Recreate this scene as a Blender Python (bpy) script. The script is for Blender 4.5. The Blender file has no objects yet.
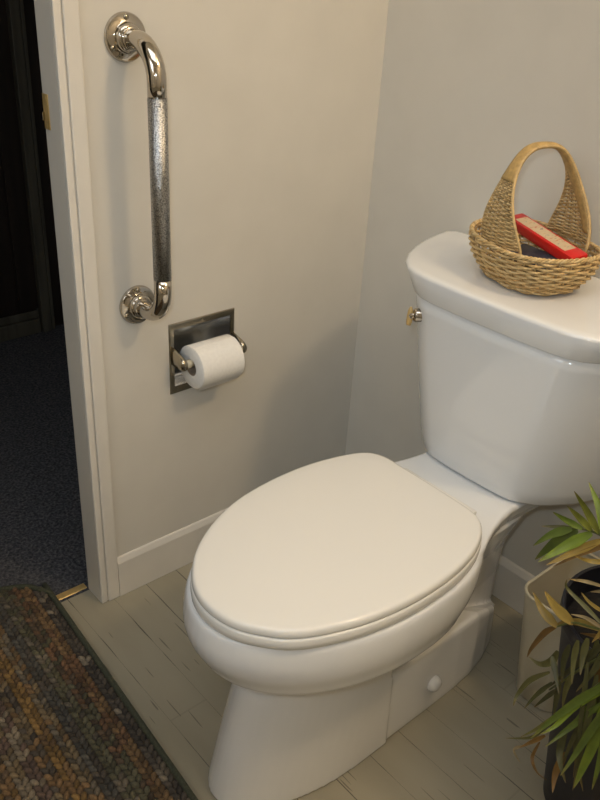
import bpy, bmesh, math, random
from mathutils import Vector, Matrix
from math import sin, cos, pi, radians, sqrt

SC = bpy.context.scene
COL = SC.collection
random.seed(7)

# ------------------------------------------------------------------ materials
def srgb(r, g, b):
    f = lambda c: (c/255/12.92) if c/255 <= .04045 else ((c/255+.055)/1.055)**2.4
    return (f(r), f(g), f(b), 1)

class Mat:
    def __init__(self, name):
        self.m = bpy.data.materials.new(name); self.m.use_nodes = True
        self.t = self.m.node_tree; self.n = self.t.nodes; self.l = self.t.links
        self.b = self.n['Principled BSDF']
    def set(self, **k):
        for a, v in k.items(): self.b.inputs[a.replace('_', ' ')].default_value = v
        return self
    def node(self, typ, **k):
        x = self.n.new(typ)
        for a, v in k.items():
            if a in x.inputs: x.inputs[a].default_value = v
            else: setattr(x, a, v)
        return x
    def link(self, a, ao, b, bi): self.l.new(a.outputs[ao], b.inputs[bi])
    def coords(self, scale=(1, 1, 1), out='Object'):
        c = self.node('ShaderNodeTexCoord'); m = self.node('ShaderNodeMapping')
        m.inputs['Scale'].default_value = scale
        self.link(c, out, m, 'Vector'); return m
    def noise(self, scale, detail=4, vscale=(1, 1, 1), rough=.5):
        m = self.coords(vscale); x = self.node('ShaderNodeTexNoise')
        x.inputs['Scale'].default_value = scale; x.inputs['Detail'].default_value = detail
        x.inputs['Roughness'].default_value = rough
        self.link(m, 'Vector', x, 'Vector'); return x
    def ramp(self, src, out, stops):
        r = self.node('ShaderNodeValToRGB'); e = r.color_ramp.elements
        while len(e) < len(stops): e.new(.5)
        for i, (p, c) in enumerate(stops): e[i].position = p; e[i].color = c
        self.link(src, out, r, 'Fac'); return r
    def bump(self, src, out, strength, dist=.002):
        b = self.node('ShaderNodeBump'); b.inputs['Strength'].default_value = strength
        b.inputs['Distance'].default_value = dist
        self.link(src, out, b, 'Height'); self.link(b, 'Normal', self.b, 'Normal'); return b

def simple(name, col, rough, metal=0, nscale=40, var=.06, bump=0, spec=None, vscale=(1, 1, 1), coat=0):
    m = Mat(name); m.set(Roughness=rough, Metallic=metal)
    if coat: m.set(Coat_Weight=coat, Coat_Roughness=.05)
    if spec is not None: m.b.inputs['Specular IOR Level'].default_value = spec
    n = m.noise(nscale, 4, vscale)
    lo = tuple(c*(1-var) for c in col[:3])+(1,); hi = tuple(min(1, c*(1+var)) for c in col[:3])+(1,)
    r = m.ramp(n, 'Fac', [(.3, lo), (.7, hi)]); m.link(r, 'Color', m.b, 'Base Color')
    if bump: m.bump(n, 'Fac', bump)
    return m.m

M = {}
M['wall'] = simple('cream wall paint', (.65, .62, .555, 1), .42, nscale=9, var=.025, bump=.06)
M['trim'] = simple('cream gloss trim paint', (.70, .665, .60, 1), .33, nscale=14, var=.03, bump=.08)
M['ceil'] = simple('white ceiling paint', (.75, .73, .68, 1), .8, nscale=20, var=.03)
M['porcelain'] = simple('white glazed porcelain', (.765, .77, .765, 1), .07, nscale=3, var=.01, coat=.3)
M['seat'] = simple('white enamel seat', (.77, .755, .71, 1), .08, nscale=3, var=.01)
M['chrome'] = simple('chrome', (.52, .48, .42, 1), .07, 1, nscale=30, var=.05)
M['chrome_dull'] = simple('tarnished chrome', (.42, .38, .30, 1), .16, 1, nscale=25, var=.25)
M['chrome_bright'] = simple('bright chrome', (.88, .90, .93, 1), .2, 1, nscale=30, var=.05)
M['brass'] = simple('brass', (.60, .42, .17, 1), .35, .35, nscale=60, var=.2)
M['paper'] = simple('toilet paper', (.82, .80, .755, 1), .9, nscale=160, var=.03, bump=.15)
M['card'] = simple('cardboard core', (.36, .28, .2, 1), .85, nscale=60, var=.1)
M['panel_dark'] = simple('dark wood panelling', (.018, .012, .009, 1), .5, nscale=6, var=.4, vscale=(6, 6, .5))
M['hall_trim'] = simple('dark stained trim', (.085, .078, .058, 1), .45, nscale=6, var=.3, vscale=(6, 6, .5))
M['black_plastic'] = simple('black nursery pot plastic', (.012, .012, .018, 1), .45, nscale=20, var=.2)
M['cream_plastic'] = simple('cream plastic', (.50, .45, .33, 1), .3, nscale=8, var=.03)
M['soil'] = simple('potting soil', (.012, .009, .007, 1), .95, nscale=90, var=.6, bump=.8)
M['dark_pack'] = simple('dark grey wrapper', (.05, .052, .07, 1), .3, nscale=35, var=.5)
M['red'] = simple('glossy red wrapper', (.60, .018, .014, 1), .28, nscale=30, var=.1)

# knurled grip
m = Mat('knurled chrome'); m.set(Metallic=1.0, Roughness=.3)
v = m.coords((1, 1, 1)); vo = m.node('ShaderNodeTexVoronoi'); vo.inputs['Scale'].default_value = 420
m.link(v, 'Vector', vo, 'Vector')
r = m.ramp(vo, 'Distance', [(.0, (.70, .70, .69, 1)), (.8, (.24, .24, .235, 1))]); m.link(r, 'Color', m.b, 'Base Color')
m.bump(vo, 'Distance', .7, .0008); M['knurl'] = m.m

# painted strip floor: boards run away from the left wall (along y)
m = Mat('painted floor boards'); m.set(Roughness=.5)
co = m.node('ShaderNodeTexCoord'); sx = m.node('ShaderNodeSeparateXYZ'); m.link(co, 'Object', sx, 'Vector')
def math_(op, a, b=None, c=None):
    x = m.node('ShaderNodeMath'); x.operation = op
    for i, q in enumerate((a, b, c)):
        if q is None: continue
        if isinstance(q, tuple): m.l.new(q[0].outputs[q[1]], x.inputs[i])
        else: x.inputs[i].default_value = q
    return (x, 0)
W = .0795
u = math_('DIVIDE', math_('ADD', (sx, 'X'), 4.033), W)
fr = math_('FRACT', u); row = math_('FLOOR', u)
edge = math_('MINIMUM', fr, math_('SUBTRACT', 1.0, fr))             # 0 at a seam
wide = math_('MULTIPLY', edge, W)
# seams open and close along their length
cmb = m.node('ShaderNodeCombineXYZ'); m.l.new(row[0].outputs[0], cmb.inputs[0])
yy = math_('MULTIPLY', (sx, 'Y'), 5.0); m.l.new(yy[0].outputs[0], cmb.inputs[1])
nz = m.node('ShaderNodeTexNoise'); nz.inputs['Scale'].default_value = 1.0; nz.inputs['Detail'].default_value = 3
m.link(cmb, 'Vector', nz, 'Vector')
gap = math_('MULTIPLY', math_('SUBTRACT', (nz, 'Fac'), .47), .011)
gap = math_('MINIMUM', math_('MAXIMUM', gap, .00022), .0016)
seam = math_('LESS_THAN', wide, gap)
# butt joints
row2 = math_('FRACT', math_('MULTIPLY', row, .618))
by = math_('FRACT', math_('ADD', math_('MULTIPLY', (sx, 'Y'), .95), row2))
butt = math_('LESS_THAN', by, .0035)
# short dark streaks along the grain
m2 = m.coords((120, 7, 1)); n2 = m.node('ShaderNodeTexNoise'); n2.inputs['Scale'].default_value = 1; n2.inputs['Detail'].default_value = 1.5
m.link(m2, 'Vector', n2, 'Vector'); streak = math_('GREATER_THAN', (n2, 'Fac'), .70)
streak = math_('MULTIPLY', streak, .55)
dark = math_('MAXIMUM', math_('MAXIMUM', math_('MULTIPLY', seam, .8), math_('MULTIPLY', butt, .12)), streak)
n3 = m.noise(3.2, 5, (3, .6, 1)); base = m.ramp(n3, 'Fac', [(.25, (.285, .258, .188, 1)), (.75, (.355, .322, .240, 1))])
mx = m.node('ShaderNodeMix'); mx.data_type = 'RGBA'
m.l.new(dark[0].outputs[0], mx.inputs[0]); m.l.new(base.outputs['Color'], mx.inputs[6]); mx.inputs[7].default_value = (.05, .043, .034, 1)
m.l.new(mx.outputs[2], m.b.inputs['Base Color'])
bm_ = m.node('ShaderNodeBump'); bm_.inputs['Strength'].default_value = .6; bm_.inputs['Distance'].default_value = .002; bm_.invert = True
m.l.new(dark[0].outputs[0], bm_.inputs['Height']); m.link(bm_, 'Normal', m.b, 'Normal')
M['floor'] = m.m

# hall carpet
m = Mat('dark blue-grey carpet'); m.set(Roughness=.95); m.b.inputs['Specular IOR Level'].default_value = .1
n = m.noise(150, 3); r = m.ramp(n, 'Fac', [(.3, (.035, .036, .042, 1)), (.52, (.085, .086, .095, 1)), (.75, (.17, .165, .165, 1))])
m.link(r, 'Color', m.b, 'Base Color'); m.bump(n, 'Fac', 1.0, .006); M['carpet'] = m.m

# coloured by a per-face attribute (yarn, leaves, cane: every strand has its own colour)
def attr_mat(name, rough, nscale, var, bump=.3, vscale=(1, 1, 1), trans=0):
    m = Mat(name); m.set(Roughness=rough)
    a = m.node('ShaderNodeAttribute'); a.attribute_name = 'tint'
    n = m.noise(nscale, 4, vscale); r = m.ramp(n, 'Fac', [(.3, (1-var,)*3+(1,)), (.7, (1+var*.5,)*3+(1,))])
    x = m.node('ShaderNodeMix'); x.data_type = 'RGBA'; x.blend_type = 'MULTIPLY'; x.inputs[0].default_value = 1
    m.l.new(a.outputs['Color'], x.inputs[6]); m.l.new(r.outputs['Color'], x.inputs[7])
    m.l.new(x.outputs[2], m.b.inputs['Base Color'])
    if bump: m.bump(n, 'Fac', bump)
    return m.m
M['yarn'] = attr_mat('mixed cotton yarn', .95, 260, .35, .6)
M['leaf'] = attr_mat('palm leaf', .5, 45, .25, .25)
M['cane'] = attr_mat('willow cane', .55, 120, .25, .3)
# printed label of the red packet: cream panel with a grey band
m = Mat('printed label'); m.set(Roughness=.35)
w = m.noise(60, 3, (1, 3, 1)); r = m.ramp(w, 'Fac', [(.30, (.50, .10, .07, 1)), (.38, (.60, .44, .27, 1)), (.62, (.62, .50, .33, 1)), (.70, (.25, .22, .2, 1))])
m.link(r, 'Color', m.b, 'Base Color'); M['label'] = m.m

# ------------------------------------------------------------------ mesh helpers
def link(name, bm, mat, parent=None, smooth=True, tint=None, loc=None):
    me = bpy.data.meshes.new(name)
    bmesh.ops.recalc_face_normals(bm, faces=bm.faces[:]) if not getattr(link, 'keep', False) else None
    bm.to_mesh(me); bm.free()
    if smooth:
        for p in me.polygons: p.use_smooth = True
    me.materials.append(M[mat])
    o = bpy.data.objects.new(name, me); COL.objects.link(o)
    if parent: o.parent = parent
    if loc: o.location = loc
    return o

def autosmooth(o, ang=35):
    me = o.data
    me.set_sharp_from_angle(angle=radians(ang))
    return o

def tag(o, label, cat, group=None):
    o['label'] = label; o['category'] = cat
    if group: o['group'] = group
    return o

def structure(o, label=None):
    o['kind'] = 'structure'
    if label: o['label'] = label
    return o

def empty(name, loc, label, cat, rz=0, group=None):
    o = bpy.data.objects.new(name, None); o.empty_display_size = .05
    COL.objects.link(o); o.location = loc; o.rotation_euler = (0, 0, rz)
    return tag(o, label, cat, group)

def child(o, parent):
    """parent keeps world placement: meshes are modelled in world space, the Empty only has a location"""
    o.parent = parent
    o.matrix_parent_inverse = Matrix.Translation(parent.location).inverted()
    return o

def box(bm, x0, x1, y0, y1, z0, z1, bev=0):
    r = bmesh.ops.create_cube(bm, size=1)
    vs = r['verts']
    bmesh.ops.scale(bm, vec=(x1-x0, y1-y0, z1-z0), verts=vs)
    bmesh.ops.translate(bm, vec=((x0+x1)/2, (y0+y1)/2, (z0+z1)/2), verts=vs)
    if bev:
        es = list({e for v in vs for e in v.link_edges})
        bmesh.ops.bevel(bm, geom=es, offset=bev, segments=2, affect='EDGES', profile=.5)

def loft(bm, rings, cap0=True, cap1=True, closed=True):
    R = [[bm.verts.new(p) for p in ring] for ring in rings]
    n = len(R[0])
    for a, b in zip(R, R[1:]):
        for i in range(n if closed else n-1):
            j = (i+1) % n
            bm.faces.new((a[i], a[j], b[j], b[i]))
    def cap(r, pts, flip):
        c = bm.verts.new(sum((Vector(p) for p in pts), Vector())/len(pts))
        for i in range(n):
            j = (i+1) % n
            bm.faces.new((r[j], r[i], c) if not flip else (r[i], r[j], c))
    if cap0: cap(R[0], rings[0], False)
    if cap1: cap(R[-1], rings[-1], True)
    return R

def frames(pts):
    pts = [Vector(p) for p in pts]
    T = []
    for i in range(len(pts)):
        a = pts[max(i-1, 0)]; b = pts[min(i+1, len(pts)-1)]
        T.append((b-a).normalized())
    up = Vector((0, 0, 1)) if abs(T[0].z) < .9 else Vector((1, 0, 0))
    N = [(up-T[0]*up.dot(T[0])).normalized()]
    for i in range(1, len(pts)):
        n = N[-1]-T[i]*N[-1].dot(T[i]); N.append(n.normalized())
    return pts, T, N

def tube(bm, pts, r, seg=12, cap=True, tint=None, layer=None):
    pts, T, N = frames(pts)
    rings = []
    for i, p in enumerate(pts):
        rr = r[i] if isinstance(r, (list, tuple)) else r
        B = T[i].cross(N[i])
        rings.append([p+(N[i]*cos(2*pi*k/seg)+B*sin(2*pi*k/seg))*rr for k in range(seg)])
    n0 = len(bm.faces)
    loft(bm, rings, cap, cap)
    if layer is not None:
        bm.faces.ensure_lookup_table()
        for f in bm.faces[n0:]:
            for l in f.loops: l[layer] = tint
def torus(bm, fn, n, r, seg=8, tint=None, layer=None):
    """closed tube along fn(0..1)"""
    P = [Vector(fn(i/n)) for i in range(n)]
    rings = []
    for i in range(n):
        t = (P[(i+1) % n]-P[i-1]).normalized(); up = Vector((0, 0, 1))
        nn = (up-t*up.dot(t)); nn = nn.normalized() if nn.length > 1e-4 else Vector((1, 0, 0))
        b = t.cross(nn); rings.append([P[i]+(nn*cos(2*pi*k/seg)+b*sin(2*pi*k/seg))*r for k in range(seg)])
    R = [[bm.verts.new(p) for p in q] for q in rings]
    n0 = len(bm.faces)
    fs = []
    for i in range(n):
        a, b = R[i], R[(i+1) % n]
        for k in range(seg):
            j = (k+1) % seg; fs.append(bm.faces.new((a[k], a[j], b[j], b[k])))
    if layer is not None:
        for f in fs:
            for l in f.loops: l[layer] = tint

def catmull(P, sub, closed=False):
    P = [Vector(p) for p in P]; n = len(P); out = []
    for i in range(n if closed else n-1):
        g = (lambda k: P[k % n]) if closed else (lambda k: P[min(max(k, 0), n-1)])
        a, b, c, d = g(i-1), g(i), g(i+1), g(i+2)
        for s in range(sub):
            t = s/sub
            out.append(.5*((2*b)+(c-a)*t+(2*a-5*b+4*c-d)*t*t+(3*b-a-3*c+d)*t**3))
    if not closed: out.append(P[-1])
    return out

def revolve(bm, prof, seg=32, axis='Z', origin=(0, 0, 0)):
    """prof: (radius, height) pairs"""
    rings = []
    o = Vector(origin)
    for r, h in prof:
        ring = []
        for k in range(seg):
            a = 2*pi*k/seg
            c = {'Z': (r*cos(a), r*sin(a), h), 'Y': (r*cos(a), h, r*sin(a)), 'X': (h, r*cos(a), r*sin(a))}[axis]
            ring.append(o+Vector(c))
        rings.append(ring)
    loft(bm, rings)

def smooth_remesh(o, voxel, it=6, fac=.5):
    r = o.modifiers.new('r', 'REMESH'); r.mode = 'VOXEL'; r.voxel_size = voxel; r.use_smooth_shade = True
    s = o.modifiers.new('s', 'SMOOTH'); s.iterations = it; s.factor = fac
    dg = bpy.context.evaluated_depsgraph_get(); ev = o.evaluated_get(dg)
    me = bpy.data.meshes.new_from_object(ev)
    o.modifiers.clear(); old = o.data; o.data = me; bpy.data.meshes.remove(old)
    if not me.materials: me.materials.append(M['porcelain'])
    for p in me.polygons: p.use_smooth = True
# ------------------------------------------------------------------ the room
# origin: floor corner of left wall (y = 0) and back wall (x = 0); room is x < 0, y < 0
XR, YR, ZC = -2.45, -2.35, 2.42
DX0, DX1, DZ = -1.55, -.722, 2.05            # doorway in the left wall
PX0, PX1, PZ0, PZ1 = -.524, -.383, .469, .598  # pocket of the paper holder
WT = .055                                     # wall thickness at the doorway

bm = bmesh.new(); box(bm, XR-.1, .1, YR-.1, .052, -.1, 0)
structure(link('floor', bm, 'floor', smooth=False), 'grey-tan painted board floor')
bm = bmesh.new(); box(bm, XR-.1, .1, YR-.1, .1, ZC, ZC+.1)
structure(link('ceiling', bm, 'ceil', smooth=False))
bm = bmesh.new(); box(bm, 0, .1, YR-.1, 1.45, -.1, ZC)
structure(link('wall_back', bm, 'wall', smooth=False), 'cream wall behind the toilet tank')
bm = bmesh.new(); box(bm, XR-.1, .0, YR-.1, YR, -.1, ZC)
structure(link('wall_right', bm, 'wall', smooth=False))
bm = bmesh.new(); box(bm, XR-.1, XR, YR, 1.45, -.1, ZC)
structure(link('wall_front', bm, 'wall', smooth=False))

def holed_wall(xs, zs, holes, y0, y1):
    bm = bmesh.new(); V = {}
    def v(x, y, z):
        k = (round(x, 4), round(y, 4), round(z, 4))
        if k not in V: V[k] = bm.verts.new((x, y, z))
        return V[k]
    solid = lambda i, j: 0 <= i < len(xs)-1 and 0 <= j < len(zs)-1 and not any(
        a <= (xs[i]+xs[i+1])/2 <= b and c <= (zs[j]+zs[j+1])/2 <= d for a, b, c, d in holes)
    for i in range(len(xs)-1):
        for j in range(len(zs)-1):
            if not solid(i, j): continue
            a, b, c, d = xs[i], xs[i+1], zs[j], zs[j+1]
            for y in (y0, y1): bm.faces.new((v(a, y, c), v(b, y, c), v(b, y, d), v(a, y, d)))
            if not solid(i-1, j): bm.faces.new((v(a, y0, c), v(a, y1, c), v(a, y1, d), v(a, y0, d)))
            if not solid(i+1, j): bm.faces.new((v(b, y0, c), v(b, y1, c), v(b, y1, d), v(b, y0, d)))
            if not solid(i, j-1): bm.faces.new((v(a, y0, c), v(b, y0, c), v(b, y1, c), v(a, y1, c)))
            if not solid(i, j+1): bm.faces.new((v(a, y0, d), v(b, y0, d), v(b, y1, d), v(a, y1, d)))
    return bm
bm = holed_wall([XR, DX0, DX1, PX0, PX1, 0], [0, PZ0, PZ1, DZ, ZC],
                [(DX0, DX1, 0, DZ), (PX0, PX1, PZ0, PZ1)], 0, WT)
structure(link('wall_left', bm, 'wall', smooth=False), 'cream wall with the grab bar and paper holder')

# doorway lining and casing (right jamb is the one in view)
def casing(name, x0, x1, z1, side):
    bm = bmesh.new()
    # stepped profile: rounded inner bead, groove, flat board
    if side > 0:
        box(bm, x0, x0+.0135, -.0065, -.0002, 0.0005, z1, .002)
        box(bm, x0+.0155, x1, -.0085, -.0002, 0.0005, z1, .002)
        box(bm, x0+.0125, x0+.0165, -.003, -.0002, 0.0005, z1)
    else:
        box(bm, x1-.0135, x1, -.0065, -.0002, .0005, z1, .002)
        box(bm, x0, x1-.0155, -.0085, -.0002, .0005, z1, .002)
        box(bm, x1-.0165, x1-.0125, -.003, -.0002, .0005, z1)
    return structure(link(name, bm, 'trim', smooth=False))
casing('trim_1', DX1, DX1+.042, DZ+.04, 1)['label'] = 'cream door casing beside the grab bar'
casing('trim_2', DX0-.042, DX0, DZ+.04, -1)
bm = bmesh.new(); box(bm, DX0, DX1, -.0080, -.0002, DZ, DZ+.042, .002)
structure(link('trim_3', bm, 'trim', smooth=False))

# baseboards
def baseboard(name, p, q, h, t, mat='trim'):
    """straight run from p to q, room on the left-hand side of p->q"""
    p, q = Vector(p), Vector(q); d = (q-p).normalized(); n = Vector((-d.y, d.x, 0))
    prof = [(0.0003, 0.0005), (t, .0005), (t, h*.86), (t*.9, h*.885), (t*.45, h*.975), (t*.2, h), (.0003, h)]
    bm = bmesh.new()
    loft(bm, [[p+n*a+Vector((0, 0, b)) for a, b in prof], [q+n*a+Vector((0, 0, b)) for a, b in prof]])
    return structure(link(name, bm, mat, smooth=False))
baseboard('baseboard_left', (-.0005, 0, 0), (DX1+.0425, 0, 0), .104, .0085)['label'] = 'cream baseboard below the paper holder'
baseboard('baseboard_back', (0, YR, 0), (0, -.009, 0), .106, .012)['label'] = 'cream baseboard behind the toilet'

# dark hall beyond the doorway
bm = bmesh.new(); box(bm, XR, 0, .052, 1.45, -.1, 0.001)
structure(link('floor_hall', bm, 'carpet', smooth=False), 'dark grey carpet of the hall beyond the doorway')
bm = bmesh.new(); box(bm, XR, 0, .1, 1.45, ZC, ZC+.1)
structure(link('ceiling_hall', bm, 'ceil', smooth=False))
bm = bmesh.new(); HY = 1.385
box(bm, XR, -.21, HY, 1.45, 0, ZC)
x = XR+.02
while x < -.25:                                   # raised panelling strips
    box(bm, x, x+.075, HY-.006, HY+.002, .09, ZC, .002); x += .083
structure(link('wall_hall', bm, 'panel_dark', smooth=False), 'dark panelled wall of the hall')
bm = bmesh.new(); box(bm, XR, -.21, HY-.022, HY-.0062, .001, .055, .003); box(bm, XR, -.21, HY-.014, HY-.0062, .057, .085, .003)
structure(link('baseboard_hall', bm, 'hall_trim', smooth=False))
bm = bmesh.new(); box(bm, -.205, -.172, HY-.03, HY+.01, .001, ZC-.1, .003); box(bm, -.168, -.155, HY-.022, HY+.01, .001, ZC-.1, .003)
structure(link('trim_hall', bm, 'hall_trim', smooth=False), 'dark door trim of the hall')
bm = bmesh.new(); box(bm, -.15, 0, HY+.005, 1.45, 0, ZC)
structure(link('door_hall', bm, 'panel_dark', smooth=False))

# brass threshold strip
bm = bmesh.new()
loft(bm, [[Vector((x, y, z)) for y, z in ((.0585, .0012), (.060, .0026), (.064, .0032), (.072, .0032), (.076, .0026), (.0775, .0012))] for x in (DX0+.002, DX1-.002)])
tag(link('threshold_strip', bm, 'brass', smooth=False), 'thin brass threshold strip across the foot of the doorway', 'threshold strip')
# strike plate on the jamb
t = empty('strike_plate', (DX1, .028, 1.0), 'small metal strike plate on the door jamb edge', 'strike plate')
bm = bmesh.new(); box(bm, DX1-.0016, DX1-.0001, .036, .0545, .985, 1.040, .0004)
for z in (.991, 1.034): box(bm, DX1-.0022, DX1-.0012, .042, .047, z-.0025, z+.0025)
child(autosmooth(link('plate', bm, 'brass', smooth=False)), t)
bm = bmesh.new(); box(bm, DX1-.006, DX1-.0015, .050, .0545, .998, 1.012, .001)
child(link('lip', bm, 'chrome_dull', smooth=False), t)

# ------------------------------------------------------------------ grab bar
GX, GY, GZ0, GZ1 = -.600, -.091, .668, 1.125
t = empty('grab_bar', (GX, 0, (GZ0+GZ1)/2), 'vertical chrome grab bar with knurled grip screwed to the left wall', 'grab bar')
RB = .0155
bend = .055
P = [(GX, -.008, GZ1)] + [(GX, -.024, GZ1)]
for k in range(9):
    a = pi/2*k/8; P.append((GX, GY+bend-bend*sin(a), GZ1-bend+bend*cos(a)))
top = P[:]
mid = [(GX, GY, GZ1-bend), (GX, GY, GZ0+bend)]
bm = bmesh.new(); tube(bm, top+[(GX, GY, GZ1-.078)], RB, 20)
child(link('bend', bm, 'chrome'), t)
bm = bmesh.new(); tube(bm, [(GX, GY, GZ1-.0785), (GX, GY, .9), (GX, GY, GZ0+.0785)], RB+.0002, 24)
child(link('grip', bm, 'knurl'), t)['label'] = 'knurled chrome grip'
bm = bmesh.new(); tube(bm, [(x, y, GZ0+GZ1-z) for x, y, z in top]+[(GX, GY, GZ0+.078)], RB, 20)
child(link('bend', bm, 'chrome'), t)
for zc in (GZ1, GZ0):
    bm = bmesh.new()
    revolve(bm, [(.0375, .0006), (.0375, -.003), (.0355, -.0058), (.0245, -.0068), (.023, -.008), (.0222, -.016), (.0205, -.0185), (.0182, -.0195), (.0176, -.024), (.016, -.025)], 40, 'Y', (GX, 0, zc))
    f = child(autosmooth(link('flange', bm, 'chrome'), 40), t)
    for k in range(3):
        a = radians(90+120*k)
        bm = bmesh.new(); revolve(bm, [(.0045, -.0060), (.0045, -.0072), (.003, -.0085), (.0005, -.0088)], 14, 'Y', (GX+.0300*cos(a), 0, zc+.0300*sin(a)))
        s = link('screw', bm, 'chrome_dull'); s.parent = f
        s.matrix_parent_inverse = Matrix.Identity(4)

# ------------------------------------------------------------------ paper holder
t = empty('toilet_paper_holder', ((PX0+PX1)/2, 0, PZ0), 'recessed chrome toilet paper holder set into the left wall', 'toilet paper holder')
bm = bmesh.new()
ox0, ox1, oz0, oz1 = -.5335, -.3735, .4555, .6100
# flat face plate as a frame with bevelled outer edge
yo, yi = -.0004, -.0028
fr_ = lambda x0, x1, z0, z1, y: [Vector((x0, y, z0)), Vector((x1, y, z0)), Vector((x1, y, z1)), Vector((x0, y, z1))]
loft(bm, [fr_(ox0, ox1, oz0, oz1, yo), fr_(ox0+.001, ox1-.001, oz0+.001, oz1-.001, -.0022), fr_(ox0+.003, ox1-.003, oz0+.003, oz1-.003, yi),
          fr_(PX0+.001, PX1-.001, PZ0+.001, PZ1-.001, yi), fr_(PX0+.002, PX1-.002, PZ0+.002, PZ1-.002, -.0005)], False, False)
for v_ in (oz0+.006, oz1-.006):
    revolve(bm, [(.0035, yi+.0005), (.0035, yi-.0006), (.002, yi-.0012)], 12, 'Y', ((ox0+ox1)/2, 0, v_))
child(link('face_plate', bm, 'chrome_dull', smooth=False), t)['label'] = 'dull chrome face plate'
bm = bmesh.new()                                   # curved scoop pressed into the wall
A = []
for k in range(17):
    a = pi*k/16; z = (PZ0+PZ1)/2-cos(a)*(PZ1-PZ0-.004)/2
    A.append((.047*sin(a)**.6 if 0 < k < 16 else 0.0, z))
rows = [[Vector((x, y-.0005, z)) for y, z in A] for x in [PX0+.002+(PX1-PX0-.004)*i/6 for i in range(7)]]
loft(bm, rows, True, True, closed=False)
link.keep = True
child(autosmooth(link('scoop', bm, 'chrome_bright'), 60), t)
link.keep = False
RX0, RX1, RYc, RZc = -.536, -.374, -.041, .5365
for side, xe in ((1, -.526), (-1, -.381)):
    bm = bmesh.new()                               # arm: flat at the plate, swelling to a rounded boss
    sec = []
    for f_, hw_, th in ((0, .020, .0055), (.3, .0195, .0055), (.55, .0175, .0065), (.8, .0155, .0085), (1.0, .0135, .0085), (1.17, .0085, .0065)):
        y = -.0025+(RYc+.0025)*f_
        sec.append([Vector((xe+th*cos(2*pi*k/16), y, RZc+.004*(1-f_)+hw_*sin(2*pi*k/16))) for k in range(16)])
    loft(bm, sec)
    child(link('arm', bm, 'chrome_dull'), t)
bm = bmesh.new(); tube(bm, [(-.521, RYc, RZc), (-.506, RYc, RZc)], .0085, 16); tube(bm, [(-.507, RYc, RZc), (-.400, RYc, RZc)], .0075, 16); tube(bm, [(-.401, RYc, RZc), (-.386, RYc, RZc)], .0085, 16)
child(link('roller', bm, 'cream_plastic'), t)['label'] = 'cream plastic roller'
# the roll, hanging on the roller
t = empty('toilet_paper_roll', (-.4535, RYc, RZc), 'white toilet paper roll hanging in the chrome holder', 'toilet paper')
x0, x1 = -.509, -.409; rc = .0175; ro = .0445; zc_ = RZc-.0095
bm = bmesh.new(); seg = 56
prof = [(rc, x0), (ro-.002, x0), (ro, x0+.002), (ro, x1-.002), (ro-.002, x1), (rc, x1)]
def ringx(r, x): return [Vector((x, RYc+r*cos(2*pi*k/seg), zc_+r*sin(2*pi*k/seg))) for k in range(seg)]
loft(bm, [ringx(r, x) for r, x in prof], False, False)
child(autosmooth(link('paper', bm, 'paper'), 50), t)
bm = bmesh.new()
loft(bm, [ringx(r, x) for r, x in [(rc-.0012, x0+.0005), (rc-.0002, x0), (rc-.0002, x1), (rc-.0012, x1-.0005), (rc-.0014, x0+.0005)]], False, False)
child(link('core', bm, 'card'), t)['label'] = 'brown cardboard core'
bm = bmesh.new()                                    # loose end of the sheet hugging the front of the roll
S = []
for k in range(12):
    a = radians(100+k*12.5); rr = ro+.0006+.0006*k/11
    S.append((RYc+rr*cos(a), zc_+rr*sin(a)))
for (y, z) in ((S[-1][0]+.003, S[-1][1]-.006),): S.append((y, z))
loft(bm, [[Vector((x, y, z)) for y, z in S] for x in (x0+.001, (x0+x1)/2, x1-.001)], False, False, closed=False)
link.keep = True
child(link('loose_sheet', bm, 'paper'), t); link.keep = False

# ------------------------------------------------------------------ toilet
CY = -.531
toilet = empty('toilet', (-.45, CY, 0), 'white two-piece toilet with closed oval lid standing by the back wall', 'toilet')
def egg(z, xf, xb, w, xm=-.535, n=72, cy=CY, pf=2.0, pb=2.6):
    out = []
    for k in range(n):
        a = 2*pi*k/n; c, s = cos(a), sin(a)
        a_, p = ((xm-xf), pf) if c > 0 else ((xb-xm), pb)
        x = xm-math.copysign(abs(c)**(2/p), c)*a_
        y = cy+math.copysign(abs(s)**(2/p), s)*w
        out.append(Vector((x, y, z)))
    return out
bm = bmesh.new()
# bowl
prof_ = [(.291, -.715, -.40, .115), (.2995, -.770, -.37, .153), (.306, -.800, -.345, .1715), (.3125, -.8105, -.335, .1780), (.328, -.8185, -.325, .1815),
         (.350, -.829, -.315, .1865), (.375, -.833, -.305, .188), (.402, -.829, -.30, .1855), (.4130, -.8245, -.30, .181)]
loft(bm, [egg(*q) for q in catmull([Vector(p) for p in prof_], 5)])
# neck and deck that carry the tank
dk = [(-.47, .165), (-.40, .160), (-.364, .149), (-.335, .136), (-.305, .125), (-.273, .117), (-.234, .111), (-.19, .112), (-.10, .118), (-.065, .112), (-.06, .10)]
def deckring(z, ins):
    r = [Vector((x+(ins if x < -.2 else -ins), CY-(w-ins), z)) for x, w in dk]; l = [Vector((x+(ins if x < -.2 else -ins), CY+(w-ins), z)) for x, w in reversed(dk)]
    return r+l
loft(bm, [deckring(.335, .05), deckring(.365, .02), deckring(.39, .006), deckring(.412, .0), deckring(.4195, .004)])
# trapway column under the deck
loft(bm, [egg(.03, -.42, -.075, .044, -.25, 40), egg(.16, -.43, -.078, .045, -.25, 40), egg(.25, -.44, -.082, .056, -.25, 40), egg(.31, -.46, -.075, .080, -.25, 40), egg(.36, -.48, -.066, .098, -.25, 40)])
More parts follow.
